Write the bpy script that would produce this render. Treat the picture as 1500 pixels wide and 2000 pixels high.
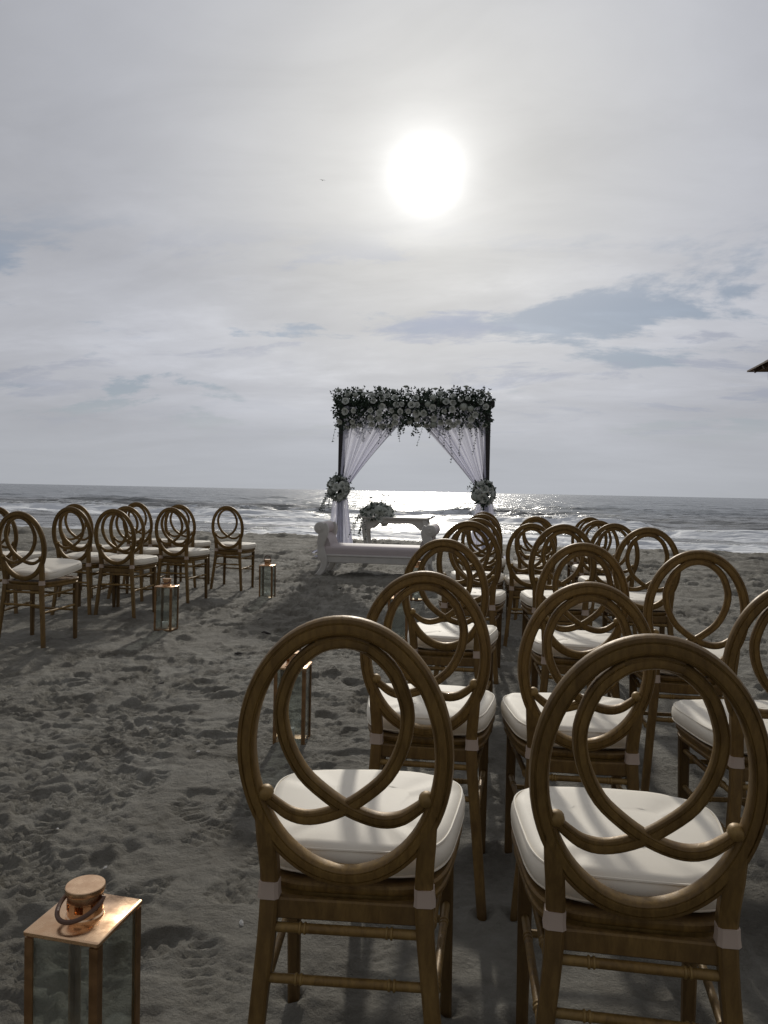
import bpy, math, random
import numpy as np
from mathutils import Vector, Matrix

random.seed(7)
RNG = np.random.default_rng(11)
scene = bpy.context.scene
for o in list(bpy.data.objects):
    bpy.data.objects.remove(o, do_unlink=True)
COL = scene.collection
R = math.radians

# ------------------------------------------------------------------ camera
CAM_H, YAW, PITCH, ROLL, F = 1.12, 9.5, 1.57, 1.127, 1500.0      # F in photo pixels (1500 x 2000)
cam_data = bpy.data.cameras.new('camera')
cam_data.sensor_fit = 'HORIZONTAL'
cam_data.sensor_width = 36.0
cam_data.lens = 36.0 * F / 1500.0
cam_data.clip_start = 0.05
cam_data.clip_end = 30000
cam = bpy.data.objects.new('camera', cam_data)
COL.objects.link(cam)
cam.matrix_world = (Matrix.Translation((0, 0, CAM_H)) @ Matrix.Rotation(R(YAW), 4, 'Z')
                    @ Matrix.Rotation(R(90 - PITCH), 4, 'X') @ Matrix.Rotation(R(ROLL), 4, 'Z'))
scene.camera = cam
scene.render.resolution_x, scene.render.resolution_y = 768, 1024

# ------------------------------------------------------------------ light, sky, exposure
SUN_EL, SUN_AZ = 22.2, 6.8           # azimuth: degrees left (counter-clockwise) of +Y
sun_dir = Vector((-math.sin(R(SUN_AZ)) * math.cos(R(SUN_EL)), math.cos(R(SUN_AZ)) * math.cos(R(SUN_EL)), math.sin(R(SUN_EL))))
sl = bpy.data.lights.new('sun', 'SUN')
sl.energy = 1.7
sl.angle = R(1.6)                     # veiled by thin cloud
sl.color = (1.0, 0.95, 0.86)
sun = bpy.data.objects.new('sun', sl)
COL.objects.link(sun)
sun.rotation_euler = (-sun_dir).to_track_quat('-Z', 'Y').to_euler()
sun.location = (0, 0, 30)

world = bpy.data.worlds.new('World')
scene.world = world
world.use_nodes = True


class NT:
    """small helper to write node trees"""
    def __init__(self, tree):
        self.t = tree
        tree.nodes.clear()

    def n(self, typ, **kw):
        nd = self.t.nodes.new(typ)
        for k, v in kw.items():
            setattr(nd, k, v)
        return nd

    def put(self, sock, v):
        if isinstance(v, bpy.types.NodeSocket):
            self.t.links.new(v, sock)
        elif v is not None:
            sock.default_value = v

    def math(self, op, a, b=None, c=None, clamp=False):
        nd = self.n('ShaderNodeMath', operation=op, use_clamp=clamp)
        self.put(nd.inputs[0], a)
        if b is not None: self.put(nd.inputs[1], b)
        if c is not None: self.put(nd.inputs[2], c)
        return nd.outputs[0]

    def vmath(self, op, a, b=None):
        nd = self.n('ShaderNodeVectorMath', operation=op)
        self.put(nd.inputs[0], a)
        if b is not None: self.put(nd.inputs[1], b)
        return nd.outputs['Value'] if op in ('DOT_PRODUCT', 'LENGTH') else nd.outputs[0]

    def noise(self, vec, scale, detail=4, rough=0.55, dist=0.0):
        nd = self.n('ShaderNodeTexNoise')
        self.put(nd.inputs['Vector'], vec)
        nd.inputs['Scale'].default_value = scale
        nd.inputs['Detail'].default_value = detail
        nd.inputs['Roughness'].default_value = rough
        nd.inputs['Distortion'].default_value = dist
        return nd.outputs['Fac']

    def rng(self, v, a, b, c=0.0, d=1.0, smooth=False):
        nd = self.n('ShaderNodeMapRange')
        if smooth: nd.interpolation_type = 'SMOOTHSTEP'
        self.put(nd.inputs['Value'], v)
        for s, x in zip(('From Min', 'From Max', 'To Min', 'To Max'), (a, b, c, d)):
            nd.inputs[s].default_value = x
        return nd.outputs[0]

    def mix(self, f, a, b):
        nd = self.n('ShaderNodeMix', data_type='RGBA')
        self.put(nd.inputs[0], f)
        self.put(nd.inputs[6], a)
        self.put(nd.inputs[7], b)
        return nd.outputs[2]

    def scale(self, colour, f):
        nd = self.n('ShaderNodeVectorMath', operation='SCALE')
        self.put(nd.inputs[0], colour)
        self.put(nd.inputs['Scale'], f)
        return nd.outputs[0]

    def xyz(self, x, y, z):
        nd = self.n('ShaderNodeCombineXYZ')
        for i, v in enumerate((x, y, z)):
            self.put(nd.inputs[i], v)
        return nd.outputs[0]


def build_sky():
    k = NT(world.node_tree)
    out = k.n('ShaderNodeOutputWorld')
    bg = k.n('ShaderNodeBackground')
    bg.inputs['Strength'].default_value = 0.1
    k.t.links.new(bg.outputs[0], out.inputs[0])
    sky = k.n('ShaderNodeTexSky', sky_type='NISHITA', sun_disc=False)
    sky.sun_elevation = R(SUN_EL)
    sky.sun_rotation = R(-SUN_AZ)
    sky.dust_density = 0.4
    d = k.n('ShaderNodeTexCoord').outputs['Generated']
    sep = k.n('ShaderNodeSeparateXYZ')
    k.put(sep.inputs[0], d)
    x, y, z = sep.outputs
    zc = k.math('MAXIMUM', z, 0.0)
    den = k.math('ADD', zc, 0.16)
    p = k.xyz(k.math('DIVIDE', x, den), k.math('DIVIDE', y, den), 0.0)
    theta = k.math('ARCCOSINE', k.math('MINIMUM', k.vmath('DOT_PRODUCT', d, tuple(sun_dir)), 0.99999))
    # thin cloud scatters forward: bright round the sun, fading away from it
    lobe_wide = k.math('EXPONENT', k.math('MULTIPLY', theta, -1 / R(48)))
    lobe_mid = k.math('EXPONENT', k.math('MULTIPLY', theta, -1 / R(3.4)))
    tt = k.math('DIVIDE', theta, R(2.0))
    lobe_sun = k.math('EXPONENT', k.math('MULTIPLY', k.math('MULTIPLY', tt, tt), -1.0))
    lum = k.math('ADD', k.math('MULTIPLY_ADD', lobe_wide, 5.1, 2.2), k.math('MULTIPLY', lobe_mid, 5.5))
    lum = k.math('MULTIPLY_ADD', lobe_sun, 8.0, lum)
    # soft streaks in the veil
    pv = k.vmath('MULTIPLY', p, (0.55, 1.0, 1.0))
    n1 = k.noise(pv, 1.1, 7, 0.55, 0.6)
    n1b = k.noise(k.vmath('ADD', p, (7.3, 2.1, 0)), 0.45, 5, 0.5, 0.3)
    var = k.math('MULTIPLY', k.rng(n1, 0.25, 0.75, 0.84, 1.12), k.rng(n1b, 0.3, 0.7, 0.86, 1.10))
    n1c = k.noise(k.vmath('MULTIPLY', p, (0.5, 1.0, 1.0)), 3.4, 6, 0.6, 0.8)
    var = k.math('MULTIPLY', var, k.rng(n1c, 0.3, 0.7, 0.95, 1.05))
    warm = k.mix(k.rng(theta, R(3), R(24), 0, 1, True), (1.01, 1.0, 0.975, 1), (0.945, 0.968, 1.05, 1))
    veil = k.scale(warm, k.math('MULTIPLY', lum, var))
    # gaps in the veil low over the sea, where bluer sky and darker cloud show
    low = k.math('MULTIPLY', k.rng(z, 0.035, 0.12, 0, 1, True), k.rng(z, 0.22, 0.34, 1, 0, True))
    n2 = k.noise(k.vmath('ADD', k.vmath('MULTIPLY', p, (0.8, 1.0, 1)), GAP_OFFSET), 1.25, 9, 0.62, 0.3)
    gap = k.math('MULTIPLY', k.rng(n2, 0.545, 0.615, 0, 0.9, True), low)
    blue = k.mix(0.6, k.scale(sky.outputs[0], 0.4), k.scale(k.mix(0.0, (0.80, 0.95, 1.20, 1), (1, 1, 1, 1)), k.math('MULTIPLY', lum, 0.74)))
    col = k.mix(gap, veil, blue)
    # small broken cloud, seen dark against the bright veil
    n4 = k.noise(k.vmath('ADD', k.vmath('MULTIPLY', p, (0.62, 1.0, 1)), (2.7, 6.1, 0)), 2.3, 9, 0.64, 0.4)
    n5 = k.noise(k.vmath('ADD', p, (14.2, 3.3, 0)), 0.42, 3, 0.5, 0.2)
    brk = k.math('MULTIPLY', k.math('MULTIPLY', k.rng(n4, 0.53, 0.62, 0, 0.75, True), low), k.rng(n5, 0.38, 0.58, 0.15, 1, True))
    col = k.mix(brk, col, k.scale((0.88, 0.94, 1.12), k.math('MULTIPLY', lum, 0.77)))
    # brighter fringes of cloud between the gaps
    n3 = k.noise(k.vmath('ADD', k.vmath('MULTIPLY', p, (0.7, 1.0, 1)), (3.1, 9.2, 0)), 1.9, 8, 0.62, 0.2)
    fr = k.math('MULTIPLY', k.rng(n3, 0.48, 0.70, 0, 0.14, True), low)
    col = k.scale(col, k.math('ADD', 1.0, fr))
    # denser air along the horizon
    hz = k.rng(z, 0.0, 0.14, 1, 0, True)
    col = k.mix(k.math('MULTIPLY', hz, 0.8), col, k.scale((0.94, 0.98, 1.05), k.math('MULTIPLY_ADD', lobe_wide, 4.2, 2.2)))
    k.put(bg.inputs[0], col)


GAP_OFFSET = (20.1, 1.2, 0.0)
build_sky()
vs = scene.view_settings
vs.view_transform = 'Standard'
vs.look = 'None'
vs.exposure = 0.0
vs.gamma = 1.0
vs.use_curve_mapping = False
scene.render.engine = 'CYCLES'
scene.cycles.max_bounces = 8
scene.cycles.transparent_max_bounces = 16

# ------------------------------------------------------------------ photo pixel -> place
fwd = Vector((-math.sin(R(YAW)), math.cos(R(YAW)), 0))
rgt = Vector((math.cos(R(YAW)), math.sin(R(YAW)), 0))


def place(px, dist):
    """world x, y of what stands in photo column px at this distance along the view axis (px near the horizon)"""
    v = rgt * ((px - 750.0) / F * dist) + fwd * dist
    return v.x, v.y


# ------------------------------------------------------------------ mesh helpers
def fbm_table(n=256, seed=1):
    return np.random.default_rng(seed).random((n, n))


_TAB = fbm_table()


def vnoise(x, y):
    """smooth value noise, 0..1, period 256"""
    xi, yi = np.floor(x).astype(int), np.floor(y).astype(int)
    fx, fy = x - xi, y - yi
    fx = fx * fx * fx * (fx * (fx * 6 - 15) + 10)
    fy = fy * fy * fy * (fy * (fy * 6 - 15) + 10)
    a, b = _TAB[xi & 255, yi & 255], _TAB[(xi + 1) & 255, yi & 255]
    c, d = _TAB[xi & 255, (yi + 1) & 255], _TAB[(xi + 1) & 255, (yi + 1) & 255]
    return (a * (1 - fx) + b * fx) * (1 - fy) + (c * (1 - fx) + d * fx) * fy


def fbm(x, y, octaves=4, gain=0.5):
    s, amp, tot = 0.0, 1.0, 0.0
    for i in range(octaves):
        s = s + amp * vnoise(x * 2 ** i + 17.3 * i, y * 2 ** i + 5.1 * i)
        tot += amp
        amp *= gain
    return s / tot


def sstep(a, b, v):
    t = np.clip((v - a) / (b - a), 0, 1)
    return t * t * (3 - 2 * t)


def grid_mesh(name, X, Y, Z, attrs=None, smooth=True):
    ny, nx = X.shape
    me = bpy.data.meshes.new(name)
    co = np.stack([X, Y, Z], -1).reshape(-1, 3).astype(np.float32)
    idx = np.arange(nx * ny, dtype=np.int32).reshape(ny, nx)
    q = np.stack([idx[:-1, :-1], idx[:-1, 1:], idx[1:, 1:], idx[1:, :-1]], -1).reshape(-1, 4)
    me.vertices.add(len(co))
    me.vertices.foreach_set('co', co.ravel())
    me.loops.add(q.size)
    me.loops.foreach_set('vertex_index', q.ravel())
    me.polygons.add(len(q))
    me.polygons.foreach_set('loop_start', np.arange(0, q.size, 4, dtype=np.int32))
    me.update(calc_edges=True)
    me.polygons.foreach_set('use_smooth', np.full(len(q), smooth))
    for k, v in (attrs or {}).items():
        a = me.attributes.new(k, 'FLOAT', 'POINT')
        a.data.foreach_set('value', v.reshape(-1).astype(np.float32))
    me.validate()
    return me


class MB:
    """collects shapes into one mesh"""
    def __init__(self):
        self.v, self.f = [], []

    def add(self, verts, faces):
        o = len(self.v)
        self.v += [tuple(p) for p in verts]
        self.f += [tuple(i + o for i in f) for f in faces]
        return self

    def box(self, c, s, rot=None, bevel=0.0):
        hx, hy, hz = s[0] / 2, s[1] / 2, s[2] / 2
        c = Vector(c)
        if bevel <= 0:
            vs_ = [Vector((a * hx, b * hy, d * hz)) for d in (-1, 1) for b in (-1, 1) for a in (-1, 1)]
            fs = [(0, 2, 3, 1), (4, 5, 7, 6), (0, 1, 5, 4), (2, 6, 7, 3), (0, 4, 6, 2), (1, 3, 7, 5)]
        else:
            b_ = min(bevel, hx * .9, hy * .9, hz * .9)
            vs_, fs = [], []
            for (z, i) in ((-hz, b_), (-hz + b_, 0), (hz - b_, 0), (hz, b_)):
                ring = []
                for (sx, sy) in ((-1, -1), (1, -1), (1, 1), (-1, 1)):
                    ex, ey = hx - i, hy - i
                    pts = [(sx * (ex - b_), sy * ey), (sx * ex, sy * (ey - b_))]
                    if sx * sy > 0: pts = pts if False else pts
                    if (sx, sy) in ((-1, -1), (1, 1)): pts = [pts[1], pts[0]]
                    ring += [Vector((q[0], q[1], z)) for q in pts]
                vs_ += ring
            for k_ in range(3):
                for j in range(8):
                    a, b2 = k_ * 8 + j, k_ * 8 + (j + 1) % 8
                    fs.append((a, b2, b2 + 8, a + 8))
            fs.append(tuple(range(7, -1, -1)))
            fs.append(tuple(range(24, 32)))
        if rot is not None:
            vs_ = [rot @ q for q in vs_]
        return self.add([q + c for q in vs_], fs)

    def sweep(self, path, profile, normal=None, closed=False, scales=None, caps=True):
        """profile (u, v): u along binormal, v along the frame normal"""
        path = [Vector(p) for p in path]
        n, m = len(path), len(profile)
        verts, prev = [], None
        for i, p in enumerate(path):
            a = path[(i - 1) % n] if (closed or i > 0) else p
            b = path[(i + 1) % n] if (closed or i < n - 1) else p
            t = (b - a).normalized()
            if normal is not None:
                nn = Vector(normal)
            else:
                if prev is None:
                    nn = Vector((0, 0, 1)) if abs(t.z) < .9 else Vector((0, 1, 0))
                else:
                    nn = prev
            nn = (nn - t * nn.dot(t)).normalized()
            prev = nn
            bb = t.cross(nn)
            s = scales[i] if scales else 1.0
            for (u, w) in profile:
                verts.append(p + bb * (u * s) + nn * (w * s))
        fs = []
        for i in range(n if closed else n - 1):
            for j in range(m):
                a, b = i * m + j, i * m + (j + 1) % m
                c, d = ((i + 1) % n) * m + (j + 1) % m, ((i + 1) % n) * m + j
                fs.append((a, b, c, d))
        if caps and not closed:
            fs.append(tuple(range(m - 1, -1, -1)))
            fs.append(tuple((n - 1) * m + j for j in range(m)))
        return self.add(verts, fs)

    def tube(self, path, r, seg=8, closed=False, scales=None):
        prof = [(r * math.cos(2 * math.pi * j / seg), r * math.sin(2 * math.pi * j / seg)) for j in range(seg)]
        return self.sweep(path, prof, closed=closed, scales=scales)

    def lathe(self, prof, c=(0, 0, 0), seg=20, axis='Z', caps=True):
        verts = []
        for (r, h) in prof:
            for j in range(seg):
                a = 2 * math.pi * j / seg
                q = Vector((r * math.cos(a), r * math.sin(a), h))
                if axis == 'Y': q = Vector((q.x, q.z, -q.y))
                if axis == 'X': q = Vector((q.z, q.x, q.y))
                verts.append(q + Vector(c))
        fs = []
        for i in range(len(prof) - 1):
            for j in range(seg):
                a, b = i * seg + j, i * seg + (j + 1) % seg
                fs.append((a, b, b + seg, a + seg))
        if caps:
            fs.append(tuple(range(seg - 1, -1, -1)))
            fs.append(tuple((len(prof) - 1) * seg + j for j in range(seg)))
        return self.add(verts, fs)

    def rod(self, a, b, prof, seg=10):
        """turned rod from a to b, prof = [(fraction, radius)]"""
        a, b = Vector(a), Vector(b)
        L = (b - a).length
        q = Vector((0, 0, 1)).rotation_difference((b - a).normalized())
        tmp = MB().lathe([(r, f * L) for f, r in prof], seg=seg)
        return self.add([q @ Vector(p) + a for p in tmp.v], tmp.f)

    def mesh(self, name, mat=None, smooth=True, angle=38):
        me = bpy.data.meshes.new(name)
        me.from_pydata([tuple(p) for p in self.v], [], self.f)
        me.validate()
        if smooth:
            me.polygons.foreach_set('use_smooth', [True] * len(me.polygons))
            me.set_sharp_from_angle(angle=R(angle))
        if mat: me.materials.append(mat)
        me.update()
        return me

    def build(self, name, mat, parent=None, smooth=True, angle=38):
        return link(name, self.mesh(name, mat, smooth, angle), parent)


def link(name, me, parent=None):
    o = bpy.data.objects.new(name, me)
    COL.objects.link(o)
    if parent is not None: o.parent = parent
    return o


def tag(o, label=None, cat=None, group=None, kind=None):
    for k_, v in (('label', label), ('category', cat), ('group', group), ('kind', kind)):
        if v: o[k_] = v
    return o


def thing(name, label, cat, loc=(0, 0, 0), rz=0.0, group=None):
    o = bpy.data.objects.new(name, None)
    o.empty_display_size = 0.1
    COL.objects.link(o)
    o.location = loc
    o.rotation_euler = (0, 0, rz)
    return tag(o, label, cat, group)


def copy_tree(o, parent=None):
    c = o.copy()
    COL.objects.link(c)
    c.parent = parent
    for ch in o.children:
        copy_tree(ch, c)
    return c


def catmull(pts, n):
    P = [Vector(p) for p in pts]
    P = [P[0] * 2 - P[1]] + P + [P[-1] * 2 - P[-2]]
    out = []
    segs = len(P) - 3
    for i in range(n + 1):
        t = i / n * segs
        k_ = min(int(t), segs - 1)
        u = t - k_
        a, b, c, d = P[k_:k_ + 4]
        out.append(0.5 * ((2 * b) + (c - a) * u + (2 * a - 5 * b + 4 * c - d) * u * u + (3 * b - a - 3 * c + d) * u ** 3))
    return out


# ------------------------------------------------------------------ materials
def new_mat(name):
    m = bpy.data.materials.new(name)
    m.use_nodes = True
    k = NT(m.node_tree)
    out = k.n('ShaderNodeOutputMaterial')
    return m, k, out


def principled(k, out, **kw):
    p = k.n('ShaderNodeBsdfPrincipled')
    for a, v in kw.items():
        k.put(p.inputs[a.replace('_', ' ')], v)
    k.t.links.new(p.outputs[0], out.inputs[0])
    return p


def bump(k, p, h, strength=0.3, dist=0.01):
    b = k.n('ShaderNodeBump')
    b.inputs['Strength'].default_value = strength
    b.inputs['Distance'].default_value = dist
    k.put(b.inputs['Height'], h)
    k.t.links.new(b.outputs[0], p.inputs['Normal'])
    return b


def simple(name, col, rough=0.5, metal=0.0, var=0.15, scale=20, bstr=0.0, bscale=120, spec=0.5, sheen=0.0):
    m, k, out = new_mat(name)
    oc = k.n('ShaderNodeTexCoord').outputs['Object']
    f = k.rng(k.noise(oc, scale, 5), 0.3, 0.7)
    c = k.mix(f, tuple(v * (1 - var) for v in col) + (1,), tuple(min(1, v * (1 + var)) for v in col) + (1,))
    p = principled(k, out, Base_Color=c, Metallic=metal, Roughness=k.math('ADD', k.math('MULTIPLY', f, 0.12), rough - 0.06))
    p.inputs['Specular IOR Level'].default_value = spec
    if sheen: p.inputs['Sheen Weight'].default_value = sheen
    if bstr: bump(k, p, k.noise(oc, bscale, 4), bstr, 0.003)
    return m


def mat_gold():
    m, k, out = new_mat('antique_gold_paint')
    oc = k.n('ShaderNodeTexCoord').outputs['Object']
    a = k.noise(k.vmath('MULTIPLY', oc, (1, 1, 0.22)), 75, 7, 0.68, 0.4)
    b = k.noise(oc, 11, 5, 0.6)
    r = k.n('ShaderNodeObjectInfo').outputs['Random']
    c = k.mix(k.rng(a, 0.34, 0.68), (0.160, 0.090, 0.022, 1), (0.315, 0.190, 0.052, 1))
    c = k.mix(k.rng(b, 0.48, 0.72, 0, 0.55), c, (0.120, 0.064, 0.017, 1))
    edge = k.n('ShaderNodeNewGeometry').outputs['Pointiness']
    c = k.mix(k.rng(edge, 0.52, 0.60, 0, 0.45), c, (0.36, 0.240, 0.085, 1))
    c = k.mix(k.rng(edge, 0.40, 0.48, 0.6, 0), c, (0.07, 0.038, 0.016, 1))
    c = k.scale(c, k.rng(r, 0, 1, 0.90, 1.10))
    p = principled(k, out, Base_Color=c, Metallic=0.25, Roughness=k.rng(a, 0.3, 0.7, 0.42, 0.62))
    bump(k, p, k.math('ADD', a, k.math('MULTIPLY', k.noise(oc, 400, 2), 0.3)), 0.22, 0.002)
    return m


def mat_fabric(name, col, weave=900, trans=0.0):
    m, k, out = new_mat(name)
    oc = k.n('ShaderNodeTexCoord').outputs['Object']
    n_ = k.noise(oc, 7, 5)
    c = k.mix(k.rng(n_, 0.3, 0.75), tuple(v * 0.93 for v in col) + (1,), col + (1,))
    p = principled(k, out, Base_Color=c, Roughness=0.62)
    p.inputs['Specular IOR Level'].default_value = 0.35
    h = k.math('ADD', k.math('MULTIPLY', k.noise(oc, weave, 2), 0.35), k.noise(oc, 16, 4, 0.6))
    bump(k, p, h, 0.16, 0.0018)
    return m


def mat_copper():
    m, k, out = new_mat('copper_sheet')
    oc = k.n('ShaderNodeTexCoord').outputs['Object']
    a = k.noise(oc, 35, 6, 0.6)
    c = k.mix(k.rng(a, 0.3, 0.75), (0.76, 0.46, 0.26, 1), (0.95, 0.67, 0.42, 1))
    p = principled(k, out, Base_Color=c, Metallic=1.0, Roughness=k.rng(a, 0.3, 0.7, 0.18, 0.34))
    bump(k, p, a, 0.06, 0.002)
    return m


def mat_glass():
    m, k, out = new_mat('thin_lantern_glass')
    tr = k.n('ShaderNodeBsdfTransparent')
    tr.inputs[0].default_value = (0.90, 0.925, 0.915, 1)
    gl = k.n('ShaderNodeBsdfGlossy')
    gl.inputs['Roughness'].default_value = 0.12
    fr = k.n('ShaderNodeLayerWeight')
    fr.inputs['Blend'].default_value = 0.5
    oc = k.n('ShaderNodeTexCoord').outputs['Object']
    f = k.math('ADD', k.math('MULTIPLY_ADD', k.math('POWER', fr.outputs['Facing'], 4.0), 0.7, 0.055), k.rng(k.noise(oc, 22, 6, 0.65), 0.40, 0.75, 0.02, 0.13), clamp=True)
    mx = k.n('ShaderNodeMixShader')
    k.put(mx.inputs[0], f)
    k.t.links.new(tr.outputs[0], mx.inputs[1])
    k.t.links.new(gl.outputs[0], mx.inputs[2])
    k.t.links.new(mx.outputs[0], out.inputs[0])
    return m


def mat_sheer():
    m, k, out = new_mat('sheer_white_voile')
    oc = k.n('ShaderNodeTexCoord').outputs['Object']
    df = k.n('ShaderNodeBsdfDiffuse')
    df.inputs[0].default_value = (0.84, 0.84, 0.90, 1)
    tl = k.n('ShaderNodeBsdfTranslucent')
    tl.inputs[0].default_value = (0.78, 0.78, 0.87, 1)
    tr = k.n('ShaderNodeBsdfTransparent')
    a = k.n('ShaderNodeMixShader')
    a.inputs[0].default_value = 0.6
    k.t.links.new(df.outputs[0], a.inputs[1])
    k.t.links.new(tl.outputs[0], a.inputs[2])
    b = k.n('ShaderNodeMixShader')
    lw = k.n('ShaderNodeLayerWeight')
    lw.inputs[0].default_value = 0.35
    k.put(b.inputs[0], k.math('SUBTRACT', k.rng(k.noise(oc, 6, 3), 0.3, 0.7, 0.10, 0.20), k.math('MULTIPLY', lw.outputs['Facing'], 0.3), clamp=True))
    k.t.links.new(a.outputs[0], b.inputs[1])
    k.t.links.new(tr.outputs[0], b.inputs[2])
    k.t.links.new(b.outputs[0], out.inputs[0])
    return m


def mat_leaf():
    m, k, out = new_mat('eucalyptus_leaf')
    oc = k.n('ShaderNodeTexCoord').outputs['Object']
    c = k.mix(k.rng(k.noise(oc, 14, 3), 0.3, 0.7), (0.018, 0.036, 0.020, 1), (0.044, 0.072, 0.042, 1))
    p = principled(k, out, Base_Color=c, Roughness=0.5)
    return m


def mat_sand():
    m, k, out = new_mat('dark_beach_sand')
    oc = k.n('ShaderNodeTexCoord').outputs['Object']
    wet = k.n('ShaderNodeAttribute', attribute_name='wet').outputs['Fac']
    a = k.noise(oc, 0.8, 6, 0.6)
    b = k.noise(oc, 14, 6, 0.65)
    g = k.noise(oc, 420, 3, 0.7)
    c = k.mix(k.rng(a, 0.3, 0.7), (0.214, 0.197, 0.157, 1), (0.308, 0.293, 0.251, 1))
    c = k.mix(k.rng(b, 0.35, 0.75, 0, 0.55), c, (0.136, 0.120, 0.090, 1))
    pt = k.noise(k.vmath('ADD', oc, (4.0, 9.0, 0)), 2.6, 7, 0.68, 0.6)
    c = k.mix(k.rng(pt, 0.46, 0.68, 0, 0.75), c, (0.090, 0.076, 0.052, 1))
    c = k.mix(k.rng(g, 0.55, 0.8, 0, 0.5), c, (0.30, 0.285, 0.25, 1))
    c = k.mix(k.rng(g, 0.2, 0.38, 0.55, 0), c, (0.060, 0.053, 0.044, 1))
    c = k.mix(wet, c, (0.045, 0.043, 0.040, 1))
    p = principled(k, out, Base_Color=c, Roughness=k.math('SUBTRACT', 0.82, k.math('MULTIPLY', wet, 0.55)))
    p.inputs['Specular IOR Level'].default_value = 0.35
    h = k.math('ADD', k.math('MULTIPLY', g, 0.12), k.math('ADD', k.math('MULTIPLY', k.noise(oc, 70, 6, 0.75), 0.55), b))
    h = k.math('MULTIPLY', h, k.math('SUBTRACT', 1.0, k.math('MULTIPLY', wet, 0.9)))
    bump(k, p, h, 0.9, 0.036)
    return m


def mat_sea():
    m, k, out = new_mat('sea_water')
    geo = k.n('ShaderNodeNewGeometry').outputs['Position']
    foam = k.n('ShaderNodeAttribute', attribute_name='foam').outputs['Fac']
    silt = k.n('ShaderNodeAttribute', attribute_name='silt').outputs['Fac']
    s1 = k.vmath('MULTIPLY', geo, (0.45, 1.0, 1.0))
    n1 = k.noise(s1, 0.55, 4, 0.6, 0.3)
    n2 = k.noise(s1, 2.6, 4, 0.6, 0.3)
    n3 = k.noise(k.vmath('MULTIPLY', geo, (0.35, 1, 1)), 0.09, 3, 0.5)
    wc = k.mix(silt, (0.105, 0.122, 0.132, 1), (0.185, 0.182, 0.168, 1))
    lace = k.noise(k.vmath('MULTIPLY', geo, (0.6, 1.0, 1.0)), 2.2, 8, 0.68, 0.8)
    fm = k.rng(k.math('ADD', foam, k.math('MULTIPLY', k.math('SUBTRACT', lace, 0.5), 1.1)), 0.36, 0.62, 0, 1, True)
    c = k.mix(fm, wc, (0.74, 0.76, 0.78, 1))
    p = principled(k, out, Base_Color=c, Roughness=k.math('MULTIPLY_ADD', fm, 0.45, 0.22), IOR=1.333)
    n4 = k.noise(k.vmath('MULTIPLY', geo, (0.30, 1, 1)), 0.24, 4, 0.6, 0.3)
    h = k.math('ADD', k.math('MULTIPLY', n1, 0.9), k.math('ADD', k.math('MULTIPLY', n2, 0.28), k.math('ADD', k.math('MULTIPLY', n3, 5.0), k.math('MULTIPLY', n4, 3.0))))
    bump(k, p, k.math('ADD', h, k.math('MULTIPLY', fm, 0.05)), 1.0, 0.40)
    return m


M = {
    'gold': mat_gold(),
    'cushion': mat_fabric('ivory_cushion_cloth', (0.88, 0.81, 0.68)),
    'strap': mat_fabric('beige_strap_cloth', (0.52, 0.41, 0.33)),
    'copper': mat_copper(),
    'shaded_copper': simple('shaded_copper', (0.34, 0.20, 0.10), 0.36, metal=0.9, var=0.3, scale=30),  # the lantern copper again, shade on posts and base put into its colour
    'glass': mat_glass(),
    'cord': simple('brown_leather_cord', (0.12, 0.06, 0.035), 0.55, bstr=0.2),
    'wax': simple('white_candle_wax', (0.82, 0.80, 0.74), 0.45, var=0.04),
    'wick': simple('black_wick', (0.02, 0.02, 0.02), 0.9),
    'post': simple('dark_painted_wood', (0.026, 0.022, 0.022), 0.5, var=0.3, scale=12, bstr=0.2),
    'sheer': mat_sheer(),
    'leaf': mat_leaf(),
    'stem': simple('green_brown_stem', (0.05, 0.055, 0.03), 0.7),
    'rose': simple('white_rose_petal', (0.70, 0.72, 0.67), 0.55, var=0.08, scale=30),
    'hydrangea': simple('pale_green_white_petal', (0.46, 0.49, 0.43), 0.6, var=0.1, scale=40),
    'whitewood': simple('cream_painted_wood', (0.58, 0.555, 0.51), 0.45, var=0.07, scale=9, bstr=0.1),
    'plush': mat_fabric('pinkish_cream_upholstery', (0.54, 0.475, 0.465)),
    'roofwood': simple('weathered_roof_board', (0.16, 0.10, 0.06), 0.7, var=0.3, scale=6, bstr=0.3),
    'soffit': simple('dark_stained_timber', (0.10, 0.06, 0.035), 0.65, var=0.3, scale=6, bstr=0.3),
    'drift': simple('wet_driftwood', (0.035, 0.028, 0.022), 0.7, var=0.3, bstr=0.4),
    'shell': simple('bleached_shell', (0.7, 0.68, 0.63), 0.5, var=0.1),
    'feather': simple('grey_feather', (0.10, 0.10, 0.11), 0.7),
    'sand': mat_sand(),
    'sea': mat_sea(),
}

# ------------------------------------------------------------------ where things stand
# chairs: (photo column of the oval's middle, distance, ground height, yaw in degrees)
CS, CLIFT = 0.945, 0.0616            # chair body scale and how far the longer legs lift it
ROWS = ('front', 'second', 'third', 'fourth', 'fifth', 'sixth', 'rear')
CH = []


def seat_at(px, dist, z, yaw, row, col, block, lift=0.0):
    bx, by = place(px, dist * CS)
    w = R(yaw)
    ox, oy = bx - math.sin(w) * 0.238 * CS, by + math.cos(w) * 0.238 * CS
    CH.append(dict(x=ox, y=oy, z=z * CS, yaw=w, row=row, col=col, block=block, lift=lift))


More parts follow.
